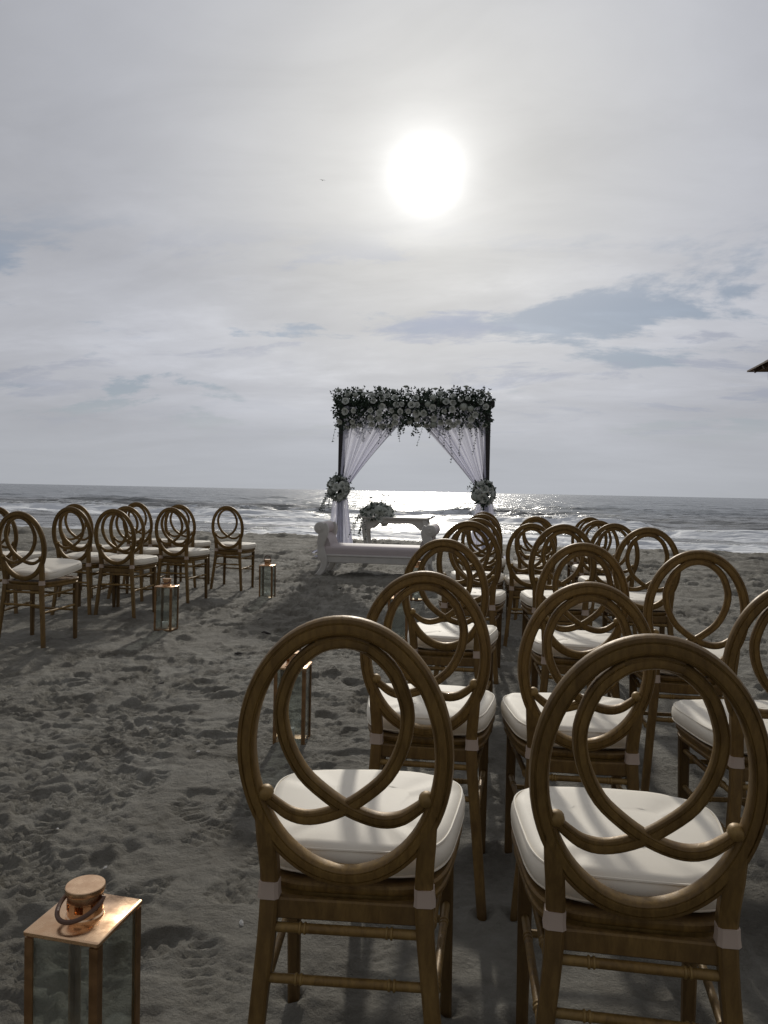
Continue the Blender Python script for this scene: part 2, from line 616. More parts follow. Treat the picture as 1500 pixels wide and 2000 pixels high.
for px, d_, z, yw, row in ((690, 1.335, -.005, 3.5, 6), (836, 2.22, -.02, 2, 5), (880, 3.34, .01, 0, 4), (915, 4.5, .045, -2, 3),
                           (932, 5.85, .015, 1.5, 2), (944, 7.1, .02, -1, 1), (949, 8.3, .005, 1, 0)):
    seat_at(px, d_, z, yw, row, 0, 'right')
for px, d_, z, yw, row in ((1284, 1.255, -.008, 1.5, 6), (1149, 2.17, -.03, 2.5, 5), (1141, 3.2, .01, -1, 4), (1098, 4.4, .045, 2, 3),
                           (1039, 5.85, -.01, -1.5, 2), (1050, 7.0, .01, 1, 1), (1046, 8.2, -.026, 0, 0)):
    seat_at(px, d_, z, yw, row, 1, 'right')
for px, d_, z, yw, row in ((1574, 2.06, -.01, 3, 5), (1371, 2.93, .015, -1.5, 4), (1268, 4.48, .035, 1, 3),
                           (1204, 5.8, .0, 2, 2), (1173, 7.05, -.02, -2, 1), (1152, 8.3, -.025, 0, 0)):
    seat_at(px, d_, z, yw, row, 2, 'right')
for px, d_, z, yw, row, col in ((443, 8.75, .01, 0, 0, 0), (355, 8.85, .012, 2, 0, 1), (271, 8.95, .022, -2, 0, 2),
                                (338, 7.72, .01, -2, 1, 0), (245, 7.8, .005, 1, 1, 1), (149, 7.9, .015, 2, 1, 2),
                                (227, 6.7, .015, 3, 2, 0), (140, 6.75, .025, -1, 2, 1), (-4, 6.9, .01, 1, 2, 2),
                                (40, 5.42, .025, 0, 3, 0)):
    seat_at(px, d_, z, yw, row, col, 'left', 1.0 if row == 3 else 0.0)

LANT = []                                   # lanterns: x, y, yaw, handle up?, what stands beside it
for x, y, yw, up in ((-0.748, 1.268, -3, False), (-0.95, 3.30, 4, True), (-0.80, 5.50, 6, True), (-0.96, 7.95, 3, True),
                     (-2.67, 5.66, 1, False), (-2.50, 7.67, 3, True)):
    LANT.append((x, y, R(yw), up))
ARCH = (-1.62, 12.45)
BENCH = (-1.76, 10.05)
TABLE = (-1.78, 11.85)

# ------------------------------------------------------------------ the beach
SEA_Z = -0.5


def crest_y(x):
    return 16.6 - 0.10 * (np.clip(x, -60, 60) + 4) + 0.5 * (vnoise(x * 0.35 + 40, x * 0 + 3.3) - 0.5)


def base_height(x, y):
    s = y - crest_y(x)
    h = 0.05 * (fbm(x * 0.35 + 9, y * 0.35 + 4, 3) - 0.5)
    h = h + 0.05 * np.exp(-((s + 1.0) / 1.6) ** 2)
    h = h - 0.75 * sstep(0.0, 6.5, s) - 0.05 * np.maximum(s - 5.5, 0)
    return np.maximum(h, -4)


def axis_points(lo, hi, step, g, far_lo, far_hi, g2=1.06, soft=10.0):
    mid = list(np.arange(lo, hi, step))
    out, s, p = [], step, hi
    while p < far_hi:
        out.append(p)
        s = s * (g if (p - hi) < soft else g2)
        p += s
    out.append(far_hi)
    back, s, p = [], step, lo
    while p > far_lo:
        s = s * (g if (lo - p) < soft else g2)
        p -= s
        back.append(max(p, far_lo))
    return np.array(back[::-1] + mid + out)


def make_beach():
    xs = axis_points(-2.6, 1.2, 0.0115, 1.010, -900, 900)
    ys = axis_points(0.9, 3.4, 0.0115, 1.0068, -60, 60, soft=16.0)
    X, Y = np.meshgrid(xs, ys)
    B = base_height(X, Y)
    s = Y - crest_y(X)
    dry = 1 - sstep(0.2, 2.0, s)
    near = np.exp(-np.maximum(np.hypot(X, Y) - 3, 0) / 14)
    lum = (fbm(X * 1.7, Y * 1.7, 4) - 0.5) * 0.040 + (fbm(X * 5.2 + 3, Y * 5.2, 5, 0.6) - 0.5) * (0.018 + 0.060 * sstep(3.5, 9, Y))
    rid = np.abs(fbm(X * 3.1 + 31, Y * 4.4 + 7, 4, 0.55) - 0.5) * 2
    lum = lum + (fbm(X * 1.3 + 70, Y * 3.0, 4, .55) - .5) * 0.17 * sstep(4.5, 10, Y) - 0.010 * (1 - sstep(0.0, 0.16, rid)) + (fbm(X * 15, Y * 22, 5, .68) - 0.5) * 0.026 * near
    patch = sstep(0.36, 0.62, fbm(X * 0.9 + 12, Y * 0.9 + 77, 3))
    lum = lum * (0.50 + 0.75 * patch)
    D = np.zeros_like(B)
    rg = np.random.default_rng(5)

    def stamp(fx, fy, th, L, W, depth, tread):
        i0, i1 = np.searchsorted(xs, (fx - 0.35, fx + 0.35))
        j0, j1 = np.searchsorted(ys, (fy - 0.35, fy + 0.35))
        if i1 - i0 < 3 or j1 - j0 < 3: return
        x_, y_ = X[j0:j1, i0:i1] - fx, Y[j0:j1, i0:i1] - fy
        u = x_ * math.cos(th) + y_ * math.sin(th)
        v = -x_ * math.sin(th) + y_ * math.cos(th)
        wv = W * (1 + 0.22 * np.sin(u / L * 2.2 + 0.6))
        d = np.sqrt((u / L) ** 2 + (v / wv) ** 2)
        d = d + 0.25 * (vnoise(X[j0:j1, i0:i1] * 13 + th * 9, Y[j0:j1, i0:i1] * 13) - 0.5)
        pit = 1 - sstep(0.80, 1.05, d)
        rim = np.exp(-((d - 1.18) / 0.17) ** 2)
        tilt = 1 + 0.5 * u / L
        z = -depth * pit * tilt + depth * 0.42 * rim
        if tread == 1: z = z + pit * 0.0050 * np.sign(np.sin(u * 2 * math.pi / 0.036)) * (np.abs(v) < W * .8)
        if tread == 2: z = z + pit * 0.0050 * np.sign(np.sin(u * 2 * math.pi / 0.04) * np.sin(v * 2 * math.pi / 0.04))
        blk = D[j0:j1, i0:i1]
        D[j0:j1, i0:i1] = blk * (1 - 0.75 * pit) + z

    for i in range(120):                      # people walking: left and right prints in turn
        aisle = rg.random() < .55
        tx = rg.uniform(-3.0, -.5) if aisle else rg.uniform(-9, 7)
        ty = rg.uniform(.4, 12)
        th = (math.pi / 2 if rg.random() < .5 else -math.pi / 2) + rg.normal(0, .3) if aisle else rg.uniform(0, 6.28)
        dep, L_, tr = rg.uniform(.006, .012), rg.uniform(.118, .145), int(rg.integers(0, 3))
        for j in range(int(rg.integers(6, 22))):
            sd = .085 * (1 if j % 2 else -1)
            stamp(tx - sd * math.sin(th), ty + sd * math.cos(th), th + .12 * np.sign(sd), L_, L_ * .37, dep * rg.uniform(.7, 1.2) * (1 + 1.2 * min(1, max(0, ty) / 9)), tr)
            tx, ty, th = tx + .36 * math.cos(th), ty + .36 * math.sin(th), th + rg.normal(0, .08)
            if not .3 < ty < 17: break
    for i in range(2200):
        fy = 0.6 + 16.5 * rg.random() ** 1.15
        fx = rg.normal(-1.7, 1.5 + 0.16 * fy) if rg.random() < .6 else rg.uniform(-2 - .75 * fy, 1.5 + .75 * fy)
        th = math.pi / 2 + rg.normal(0, 0.55) if rg.random() < .6 else rg.uniform(0, math.pi)
        stamp(fx, fy, th, 0.125 * rg.uniform(.8, 1.15), 0.048 * rg.uniform(.85, 1.3), rg.uniform(.002, .0085) * (1 + 2.0 * min(1, fy / 9)), int(rg.choice((0, 1, 2, 1, 2))))
    Z = B + (lum + D) * dry + (1 - dry) * 0.01 * (fbm(X * 1.2, Y * 1.2, 3) - .5)
    Z = Z * 1.0
    # sand settled round what stands on it

    def settle(cx, cy, z, r0, r1):
        nonlocal Z
        i0, i1 = np.searchsorted(xs, (cx - r1, cx + r1))
        j0, j1 = np.searchsorted(ys, (cy - r1, cy + r1))
        x_, y_ = X[j0:j1, i0:i1], Y[j0:j1, i0:i1]
        w = 1 - sstep(r0, r1, np.hypot(x_ - cx, y_ - cy))
        w = w * w * (3 - 2 * w)
        blk = Z[j0:j1, i0:i1]
        rel = blk - B[j0:j1, i0:i1]
        Z[j0:j1, i0:i1] = blk * (1 - w) + w * (z + 0.55 * rel)

    for c in CH: settle(c['x'], c['y'], c['z'], 0.30, 0.75)
    for (x, y, w_, u_) in LANT: settle(x, y, 0.0, 0.12, 0.35)
    settle(BENCH[0] - .55, BENCH[1], 0.0, .5, 1.2)
    settle(BENCH[0] + .55, BENCH[1], 0.0, .5, 1.2)
    settle(TABLE[0], TABLE[1], 0.0, .6, 1.2)
    for s_ in (-1, 1): settle(ARCH[0] + s_ * 1.2, ARCH[1], 0.0, .5, 1.2)
    for c in CH:                              # little heaps round the feet
        for (lx, ly) in ((-.18, -.24), (.18, -.24), (-.175, .165), (.175, .165)):
            wx = c['x'] + lx * math.cos(c['yaw']) - ly * math.sin(c['yaw'])
            wy = c['y'] + lx * math.sin(c['yaw']) + ly * math.cos(c['yaw'])
            i0, i1 = np.searchsorted(xs, (wx - .14, wx + .14))
            j0, j1 = np.searchsorted(ys, (wy - .14, wy + .14))
            if i1 - i0 < 2 or j1 - j0 < 2: continue
            rr = np.hypot(X[j0:j1, i0:i1] - wx, Y[j0:j1, i0:i1] - wy)
            Z[j0:j1, i0:i1] += 0.014 * np.exp(-((rr - .042) / .024) ** 2) - .006 * np.exp(-(rr / .022) ** 2)
    wet = sstep(0.6, 2.4, s + 0.8 * (fbm(X * 0.8, Y * 0.8, 3) - .5))
    me = grid_mesh('beach_sand', X, Y, Z, {'wet': wet})
    me.materials.append(M['sand'])
    o = link('beach_sand', me)
    tag(o, kind='structure')

    def height(x, y):
        i = int(np.clip(np.searchsorted(xs, x), 1, len(xs) - 1))
        j = int(np.clip(np.searchsorted(ys, y), 1, len(ys) - 1))
        tx = (x - xs[i - 1]) / (xs[i] - xs[i - 1])
        ty = (y - ys[j - 1]) / (ys[j] - ys[j - 1])
        return float((Z[j - 1, i - 1] * (1 - tx) + Z[j - 1, i] * tx) * (1 - ty) + (Z[j, i - 1] * (1 - tx) + Z[j, i] * tx) * ty)
    return height


ground = make_beach()


def make_sea():
    yy, y, st = [], 16.5, 0.10
    while y < 14000:
        yy.append(y)
        st = max(0.10, (y - 12) * (0.0055 if y < 90 else 0.02))
        y += st
    yy = np.array(yy)
    sx = np.linspace(-1, 1, 520)
    sx = 1.15 * (0.62 * sx + 0.38 * sx ** 3)
    S, Yr = np.meshgrid(sx, yy)
    Xr = S * (Yr + 6)
    # the sheet fans out along the camera's bearing and runs on to the horizon
    c_, s_ = math.cos(R(YAW)), math.sin(R(YAW))
    X, Y = Xr * c_ - Yr * s_, Xr * s_ + Yr * c_
    sh = Y - crest_y(X)                       # distance beyond the beach crest
    Z = np.zeros_like(X)
    foam = np.zeros_like(X)
    silt = 0.75 * (1 - sstep(25, 75, sh)) + 0.12
    fade = 1 - sstep(200, 700, sh)
    grow = sstep(8, 34, sh)
    Z += grow * fade * ((fbm(X * 0.10 + 3, Y * 0.22, 3) - .5) * 0.42 + (fbm(X * 0.5, Y * 1.1 + 9, 3) - .5) * 0.26)
    Z += (fbm(X * 0.9 + 3, Y * 2.0, 3) - .5) * 0.07 * sstep(4, 12, sh) * fade
    breakers = ((13.0, 0.15, 0.7, 3, 1.35), (19.0, 0.30, 0.75, 11, 1.35), (25.0, 0.42, 0.75, 23, 1.05), (34.5, 0.48, 0.7, 37, 0.7),
                (48.0, 0.62, 0.5, 51, 0.35), (70.0, 0.36, 0.40, 63, 0.0), (98.0, 0.36, 0.35, 71, 0.0))
    for (d0, H, cov, sd, fo) in breakers:
        line = d0 + 4.0 * (fbm(X * 0.045 + sd, X * 0 + sd * 1.7, 3) - .5) * (1 + d0 / 60)
        amp = sstep(1 - cov - .18, 1 - cov + .22, fbm(X * 0.06 + sd * 3.1, X * 0 + sd, 3))
        if d0 == 48.0: amp = np.maximum(amp * 0.6, np.exp(-((X + 36) / 9.5) ** 2))
        q = sh - line
        k_ = 1 + d0 / 60
        back = np.exp(-(np.maximum(q, 0) / (1.9 * k_)) ** 2)
        front = np.exp(-(np.maximum(-q, 0) / (0.62 * k_)) ** 2)
        Z += H * amp * np.where(q > 0, back, front)
        brk = fo * amp * (0.55 + 0.9 * (fbm(X * 0.22 + sd, Y * 0.3, 3)))
        tumble = sstep(-4.5 * k_, -0.9 * k_, q) * (1 - sstep(-0.45 * k_, 0.0, q))
        crest = np.exp(-((q + 0.05) / (0.32 * k_)) ** 2) * 0.55
        foam = np.maximum(foam, np.clip(brk * np.maximum(tumble * 0.8, crest), 0, 1))
        rough = np.clip(brk, 0, 1) * tumble
        Z += rough * 0.16 * (fbm(X * 1.4, Y * 2.2, 4, .6) - .35)
    swash = (1 - sstep(9.0, 17.0, sh + 4 * (fbm(X * 0.12, Y * 0.12, 3) - .5)))
    foam = np.maximum(foam, swash * (0.24 + 0.42 * fbm(X * 0.35 + 8, Y * 0.9, 4)))
    edge = np.exp(-((sh - 4.6 - 1.6 * (fbm(X * 0.25, X * 0 + 2, 3) - .5)) / 0.5) ** 2)
    foam = np.maximum(foam, edge * 0.9)
    Z += SEA_Z
    me = grid_mesh('sea', X, Y, Z, {'foam': foam, 'silt': silt})
    me.materials.append(M['sea'])
    tag(link('sea', me), kind='structure')


make_sea()

# ------------------------------------------------------------------ chairs
BACK_TILT = math.tan(R(8))


def yb(z):
    return -0.205 - (z - 0.42) * BACK_TILT


BN = Vector((0, math.cos(R(8)), math.sin(R(8))))            # normal of the tilted back
OC = 0.660                                                  # height of the oval's middle


def on_back(x, dz, lift=0.0):
    z = OC + dz
    return Vector((x, yb(z), z)) + BN * lift


def moulding(w, t):
    """half profile mirrored: rounded rim, a step and a groove on both faces"""
    a = [(-w, -.35 * t), (-.86 * w, -.72 * t), (-.52 * w, -.80 * t), (-.46 * w, -.60 * t), (-.34 * w, -.60 * t), (-.28 * w, -.92 * t),
         (.20 * w, -1.0 * t), (.50 * w, -.98 * t), (.56 * w, -.80 * t), (.66 * w, -.80 * t), (.72 * w, -.95 * t), (.90 * w, -.78 * t), (w, -.35 * t)]
    return a + [(u, -v) for u, v in reversed(a)]


def ring_path(a, b, n):
    return [on_back(a * math.cos(2 * math.pi * i / n), b * math.sin(2 * math.pi * i / n)) for i in range(n)]


SCROLL = [(.045, .186), (.005, .193), (-.040, .183), (-.080, .148), (-.101, .100), (-.106, .060), (-.096, .012), (-.071, -.036), (-.037, -.070),
          (0, -.094), (.036, -.109), (.070, -.115), (.101, -.109), (.126, -.093), (.144, -.078)]


def square_prof(w, t, b):
    return [(-w + b, -t), (w - b, -t), (w, -t + b), (w, t - b), (w - b, t), (-w + b, t), (-w, t - b), (-w, -t + b)]


def rounded_outline(n=56, grow=0.0, back=-.186, front=.205, wb=.162, wf=.216):
    """seat outline: narrow straight back, wide bowed front; counter-clockwise"""
    pts = []
    for i in range(n):
        a = 2 * math.pi * i / n
        ca, sa = math.cos(a), math.sin(a)
        e = 0.42
        u = math.copysign(abs(ca) ** e, ca)
        v = math.copysign(abs(sa) ** e, sa)
        t = (v + 1) / 2
        w = wb + (wf - wb) * t ** 0.8
        y = back + (front - back) * t
        y += 0.022 * (1 - u * u) * (1 if v > 0 else 0) * max(v, 0)
        pts.append(Vector((u * (w + grow), y + grow * v, 0)))
    return pts


def make_chair():
    root = thing('gold_oval_back_chair', 'x', 'chair')
    g = M['gold']
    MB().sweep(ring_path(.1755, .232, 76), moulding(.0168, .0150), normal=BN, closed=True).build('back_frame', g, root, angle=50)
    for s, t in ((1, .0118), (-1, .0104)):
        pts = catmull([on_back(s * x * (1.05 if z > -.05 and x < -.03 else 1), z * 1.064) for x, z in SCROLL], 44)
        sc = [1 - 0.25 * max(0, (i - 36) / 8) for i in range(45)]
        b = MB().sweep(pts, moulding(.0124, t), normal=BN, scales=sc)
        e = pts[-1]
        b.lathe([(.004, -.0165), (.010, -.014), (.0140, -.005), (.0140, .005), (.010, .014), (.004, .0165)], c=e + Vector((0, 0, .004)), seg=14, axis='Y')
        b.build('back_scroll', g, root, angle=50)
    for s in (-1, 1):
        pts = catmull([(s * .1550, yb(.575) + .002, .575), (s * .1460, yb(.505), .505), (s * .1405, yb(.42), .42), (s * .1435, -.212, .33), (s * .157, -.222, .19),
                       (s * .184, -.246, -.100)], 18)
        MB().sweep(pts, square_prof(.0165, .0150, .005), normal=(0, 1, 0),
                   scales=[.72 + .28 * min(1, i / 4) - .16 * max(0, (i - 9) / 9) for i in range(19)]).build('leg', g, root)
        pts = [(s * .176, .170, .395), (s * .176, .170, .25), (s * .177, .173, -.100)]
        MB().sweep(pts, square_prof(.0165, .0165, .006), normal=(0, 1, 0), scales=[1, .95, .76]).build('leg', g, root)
    # seat frame: moulded rail round a board
    fr = MB()
    out = rounded_outline(56, 0.0)
    prof = [(-.030, -.024), (-.002, -.024), (.002, -.019), (.002, -.012), (-.002, -.009), (-.002, -.002), (.004, .002), (.007, .008), (.007, .015),
            (.003, .019), (-.030, .019)]
    fr.sweep([p + Vector((0, 0, .383)) for p in out], prof, normal=(0, 0, 1), closed=True)
    n = len(out)
    fr.add([p * .93 + Vector((0, 0, .397)) for p in out], [tuple(range(n))])
    fr.build('seat_frame', g, root)
    # cushion
    cu = MB()
    rings = [(g_, z_ - .031) for g_, z_ in ((-.016, .434), (.000, .4365), (.008, .443), (.0115, .453), (.0125, .464), (.011, .475), (.0065, .4845), (-.002, .4912), (-.018, .4955), (-.05, .4980), (-.11, .4990))]
    m = 56
    for gr, z in rings:
        sag = 0.0015 * math.sin(z * 400)
        cu.v += [tuple(p + Vector((0, .012, z + sag + .002 * math.sin(i * .9 + z * 60)))) for i, p in enumerate(rounded_outline(m, gr, back=-.176, front=.205, wb=.160, wf=.217))]
    for k_ in range(len(rings) - 1):
        for j in range(m):
            a, b = k_ * m + j, k_ * m + (j + 1) % m
            cu.f.append((a, b, b + m, a + m))
    cu.f.append(tuple(range(m - 1, -1, -1)))
    cu.f.append(tuple((len(rings) - 1) * m + j for j in range(m)))
    cush = cu.build('cushion', M['cushion'], root, angle=60)
    for z in (.413, .4555):
        MB().tube([p + Vector((0, .012, z)) for p in rounded_outline(m, .0085 if z < .43 else .0050, back=-.176, front=.205, wb=.160, wf=.217)], .0026, 6, closed=True).build('piping', M['cushion'], cush)
    for s in (-1, 1):
        b = MB()
        b.sweep([(s * .1417, -.2065, .385), (s * .1414, -.2065, .398), (s * .1408, -.2065, .415)], square_prof(.0182, .0170, .006), normal=(0, 1, 0), scales=[1.08, 1, .98])
        b.build('cushion_strap', M['strap'], root)
    # rails and stretchers
    def bamboo(a, b, r=.0085):
        pr = []
        for f, rr in ((0, 1), (.2, 1), (.205, 1.25), (.215, 1.25), (.22, 1), (.23, 1), (.235, 1.2), (.245, 1.2), (.25, 1)):
            pr.append((f, rr * r))
        pr = pr + [(1 - f, rr) for f, rr in reversed(pr)]
        return MB().rod(a, b, pr, 10)
    b = MB()
    b.sweep([(-.140, -.206, .365), (-.07, -.199, .361), (0, -.197, .360), (.07, -.199, .361), (.140, -.206, .365)],
            square_prof(.0085, .019, .003), normal=(0, 0, 1))
    b.build('back_rail', g, root)
    bamboo((-.143, -.212, .330), (.143, -.212, .330), .0088).build('stretcher', g, root)
    bamboo((-.1535, -.219, .240), (.1535, -.219, .240)).build('stretcher', g, root)
    bamboo((-.176, .170, .272), (.176, .170, .272)).build('stretcher', g, root)
    bamboo((-.1765, .171, .150), (.1765, .171, .150)).build('stretcher', g, root)
    for s in (-1, 1):
        bamboo((s * .145, -.213, .306), (s * .176, .170, .310)).build('stretcher', g, root)
        bamboo((s * .156, -.222, .188), (s * .1765, .171, .192)).build('stretcher', g, root)
    fit = Matrix.Translation((0, 0, CLIFT)) @ Matrix.Scale(CS, 4)
    for ch in root.children_recursive:
        ch.data.transform(fit)
    return root


proto = make_chair()
COLN = {'right': ('aisle', 'middle', 'outer'), 'left': ('aisle', 'middle', 'outer')}
for i, c in enumerate(CH):
    o = proto if i == 0 else copy_tree(proto)
    o.location = (c['x'], c['y'], c['z'])
    o.rotation_euler = (R(random.uniform(-.9, .9)), R(random.uniform(-1.1, 1.1)), c['yaw'] + R(random.uniform(-1.5, 1.5)))
    seat = {'aisle': 'aisle seat', 'middle': 'middle seat', 'outer': 'seat farthest from aisle'}[COLN[c['block']][c['col']]]
    rw = ROWS[c['row']] if c['block'] == 'right' else ('front', 'second', 'third', 'fourth')[c['row']]
    if c['lift']:
        tag(o, 'gold oval-back chair whose ivory cushion is lifting off its frame, left block facing the sea', 'chair')
    elif rw == 'rear':
        tag(o, 'gold oval-back chair, %s of rear row, right block facing the sea' % seat, 'chair')
    else:
        tag(o, 'gold oval-back chair, %s of %s row from arch, %s block facing sea' % (seat, rw, c['block']), 'chair')
    o['group'] = 'gold oval-back chairs set out in rows'
    for ch in o.children:
        if ch.name.startswith('cushion') and 'strap' not in ch.name:
            if c['lift']:
                rot = Matrix.Rotation(R(8.5), 3, 'X')          # hinged on its rear edge
                piv = Vector((0, -.16, .443))
                ch.rotation_euler = rot.to_euler()
                ch.location = piv - rot @ piv + Vector((.006, .012, .004))
            elif i:
                ch.location = (random.uniform(-.004, .004), random.uniform(-.001, .004), 0)
                ch.rotation_euler = (0, 0, R(random.uniform(-.8, .8)))

# ------------------------------------------------------------------ lanterns
LS, LH = 0.142, 0.35


def make_lantern(up):
    root = thing('copper_lantern', 'x', 'lantern')
    c = M['copper']
    h = LS / 2
    MB().box((0, 0, .006), (LS, LS, .012), bevel=.002).build('base', M['shaded_copper'], root)
    for sx in (-1, 1):
        for sy in (-1, 1):
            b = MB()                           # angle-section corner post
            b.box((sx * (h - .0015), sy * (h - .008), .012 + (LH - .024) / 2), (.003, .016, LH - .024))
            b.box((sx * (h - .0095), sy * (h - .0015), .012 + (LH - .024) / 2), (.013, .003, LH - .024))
            b.build('corner_post', M['shaded_copper'], root, smooth=False)
    for (sx, sy) in ((1, 0), (-1, 0), (0, 1), (0, -1)):
        w = LS - .010
        sz = (.002, w, LH - .026) if sx else (w, .002, LH - .026)
        MB().box((sx * (h - .0052), sy * (h - .0052), .012 + (LH - .024) / 2), sz).build('glass_pane', M['glass'], root, smooth=False)
    roof = MB().box((0, 0, LH - .005), (LS + .004, LS + .004, .010), bevel=.002).build('roof_plate', c, root)
    nk = MB()
    nk.lathe([(.0335, LH - .001), (.0335, LH + .004), (.0310, LH + .006), (.0310, LH + .016)], seg=28, caps=False)
    for k_ in range(7):                        # pillars between the vent openings
        a = 2 * math.pi * k_ / 7
        nk.box((.0303 * math.cos(a), .0303 * math.sin(a), LH + .023), (.0016, .013, .016), rot=Matrix.Rotation(a, 3, 'Z'))
    nk.lathe([(.0310, LH + .030), (.0310, LH + .046)], seg=28, caps=False)
    nk.lathe([(.0175, LH), (.0175, LH + .045)], seg=20)
    nk.build('vent_neck', c, root)
    MB().lathe([(.0300, LH + .0445), (.0338, LH + .0450), (.0346, LH + .0465), (.0346, LH + .0545), (.0335, LH + .0558), (.001, LH + .0562)], seg=32).build('cap', c, root)
    # ring handle hinged at the neck
    ring = []
    tilt = R(86 if up else -14)
    for k_ in range(29):
        a = math.pi * (-0.08 + 1.16 * k_ / 28)
        u, v = .040 * math.cos(a), .052 * math.sin(a) + .010
        ring.append(Vector((u * (.9), -v * math.cos(tilt), LH + .034 + v * math.sin(tilt))))
    ring = [Vector((-.032, 0, LH + .036))] + ring[::-1] + [Vector((.032, 0, LH + .036))]
    MB().tube(ring, .0042, 8).build('handle', M['cord'], root)
    return root


lan = {True: make_lantern(True), False: make_lantern(False)}
used = {True: False, False: False}
candle_me = None
LLAB = ('beside aisle chair of rear row, right block, handle lying on its lid',
        'with raised handle, beside aisle chair of fifth row, right block',
        'with raised handle, beside aisle chair of third row, right block',
        'with raised handle, near the bench end, right block front row',
        'with fallen handle, beside aisle chair of third row, left block',
        'with raised handle, beside aisle chair of front row, left block')
for i, (x, y, w, up) in enumerate(LANT):
    o = lan[up] if not used[up] else copy_tree(lan[up])
    used[up] = True
    z = min(ground(x + a, y + b) for a in (-.06, 0, .06) for b in (-.06, 0, .06)) + 0.003
    o.location = (x, y, z)
    o.rotation_euler = (R(random.uniform(-.8, .8)), R(random.uniform(-.8, .8)), w)
    tag(o, 'copper glass lantern ' + LLAB[i], 'lantern', 'copper lanterns along the aisle')
    if candle_me is None:
        cb = MB().lathe([(.021, 0), (.0225, .002), (.0225, .048), (.0205, .051), (.017, .049), (.002, .048)], seg=22)
        candle_me = cb.mesh('candle', M['wax'])
        wick_me = MB().tube([(0, 0, .047), (.001, 0, .054), (.003, .001, .060)], .0012, 6).mesh('wick', M['wick'])
    cn = link('pillar_candle', candle_me)
    cn.location = (x + (-.012 if i != 5 else -.01), y + .004, z + .0125)
    link('wick', wick_me, cn)
    tag(cn, 'short white pillar candle inside the lantern ' + ('beside rear row, right block', 'beside fifth row, right block', 'beside third row, right block',
        'near the bench end', 'beside third row, left block', 'beside front row, left block')[i], 'candle', 'candles in the aisle lanterns')

# ------------------------------------------------------------------ flower pieces
def petal_cup(b, r, h, n, open_, phase, jit):
    """a whorl of n overlapping petals"""
    for k_ in range(n):
        a0 = phase + 2 * math.pi * k_ / n
        wid = 2 * math.pi / n * 0.72
        vs_, fs = [], []
        for iv in range(4):
            t = iv / 3
            for iu in range(4):
                u = (iu / 3 - .5) * 2
                a = a0 + u * wid * (1 - .25 * t * t)
                rr = r * (0.35 + 0.65 * math.sin(t * 1.5)) + open_ * t * t * r * (1 - .3 * u * u)
                z = h * (t - .10 * u * u * t) - (0.15 * h * t ** 3 * open_)
                vs_.append((rr * math.cos(a), rr * math.sin(a), z + random.uniform(-jit, jit)))
        for iv in range(3):
            for iu in range(3):
                q = iv * 4 + iu
                fs.append((q, q + 1, q + 5, q + 4))
        b.add(vs_, fs)


def rose_mesh(name, seed):
    random.seed(seed)
    b = MB()
    petal_cup(b, .017, .050, 3, .0, .2, .001)
    petal_cup(b, .029, .050, 4, .15, .8, .0015)
    petal_cup(b, .041, .044, 5, .35, .3, .002)
    petal_cup(b, .050, .034, 5, .55, 1.0, .002)
    b.lathe([(.010, .0), (.013, .02), (.010, .040), (.002, .047)], seg=8)
    return b.mesh(name, M['rose'], angle=70)


def hydrangea_mesh(name, seed):
    random.seed(seed)
    b = MB()
    b.lathe([(.004, -.02), (.045, -.005), (.062, .025), (.056, .055), (.034, .074), (.004, .080)], seg=14)
    for i in range(62):
        t = 1 - 1.35 * (i + .5) / 62
        a = i * 2.39996
        rr = math.sqrt(max(0, 1 - t * t))
        n_ = Vector((rr * math.cos(a), rr * math.sin(a), t)).normalized()
        c = Vector((n_.x * .068, n_.y * .068, .025 + n_.z * .060))
        q = Vector((0, 0, 1)).rotation_difference(n_)
        tw = random.random() * 1.57
        for k_ in range(4):
            ang = tw + k_ * math.pi / 2
            pts = [(0, 0, 0), (.007, -.0065, .003), (.0155, 0, .001 + random.uniform(0, .004)), (.007, .0065, .003)]
            rot = Matrix.Rotation(ang, 3, 'Z')
            b.add([q @ (rot @ Vector(p)) + c for p in pts], [(0, 1, 2, 3)])
    return b.mesh(name, M['hydrangea'], angle=40)


ROSES = [rose_mesh('rose', s) for s in (1, 2, 3)]
HYDR = [hydrangea_mesh('hydrangea', s) for s in (4, 5)]
random.seed(21)


def leaf(b, p, d, L, w):
    """one folded leaf from p along d"""
    d = d.normalized()
    side = d.cross(Vector((random.uniform(-1, 1), random.uniform(-1, 1), random.uniform(-1, 1)))).normalized()
    up = side.cross(d)
    tip = p + d * L + up * random.uniform(-.25, .1) * L
    m1, m2 = p + d * L * .5 + side * w - up * .12 * w, p + d * L * .5 - side * w - up * .12 * w
    mid = p + d * L * .5 + up * .25 * w
    b.add([p, m1, tip, m2, mid], [(0, 1, 4), (1, 2, 4), (2, 3, 4), (3, 0, 4)])


def sprig(b, p, d, L, n, size=.035, droop=0.0, stems=None):
    """a stem with leaves along it"""
    pts, q, dd = [], Vector(p), Vector(d).normalized()
    for i in range(n + 1):
        pts.append(q.copy())
        dd = (dd + Vector((random.uniform(-.25, .25), random.uniform(-.25, .25), random.uniform(-.2, .2) - droop))).normalized()
        q = q + dd * (L / n)
    (stems or b).tube(pts, .0022, 4)
    for i in range(1, n + 1):
        t = (pts[i] - pts[i - 1]).normalized()
        for s in range(2):
            side = t.cross(Vector((random.uniform(-1, 1), random.uniform(-1, 1), random.uniform(-1, 1)))).normalized()
            leaf(b, pts[i], t * .5 + side, size * random.uniform(.7, 1.25), size * .32 * random.uniform(.8, 1.3))
    leaf(b, pts[-1], dd, size, size * .3)


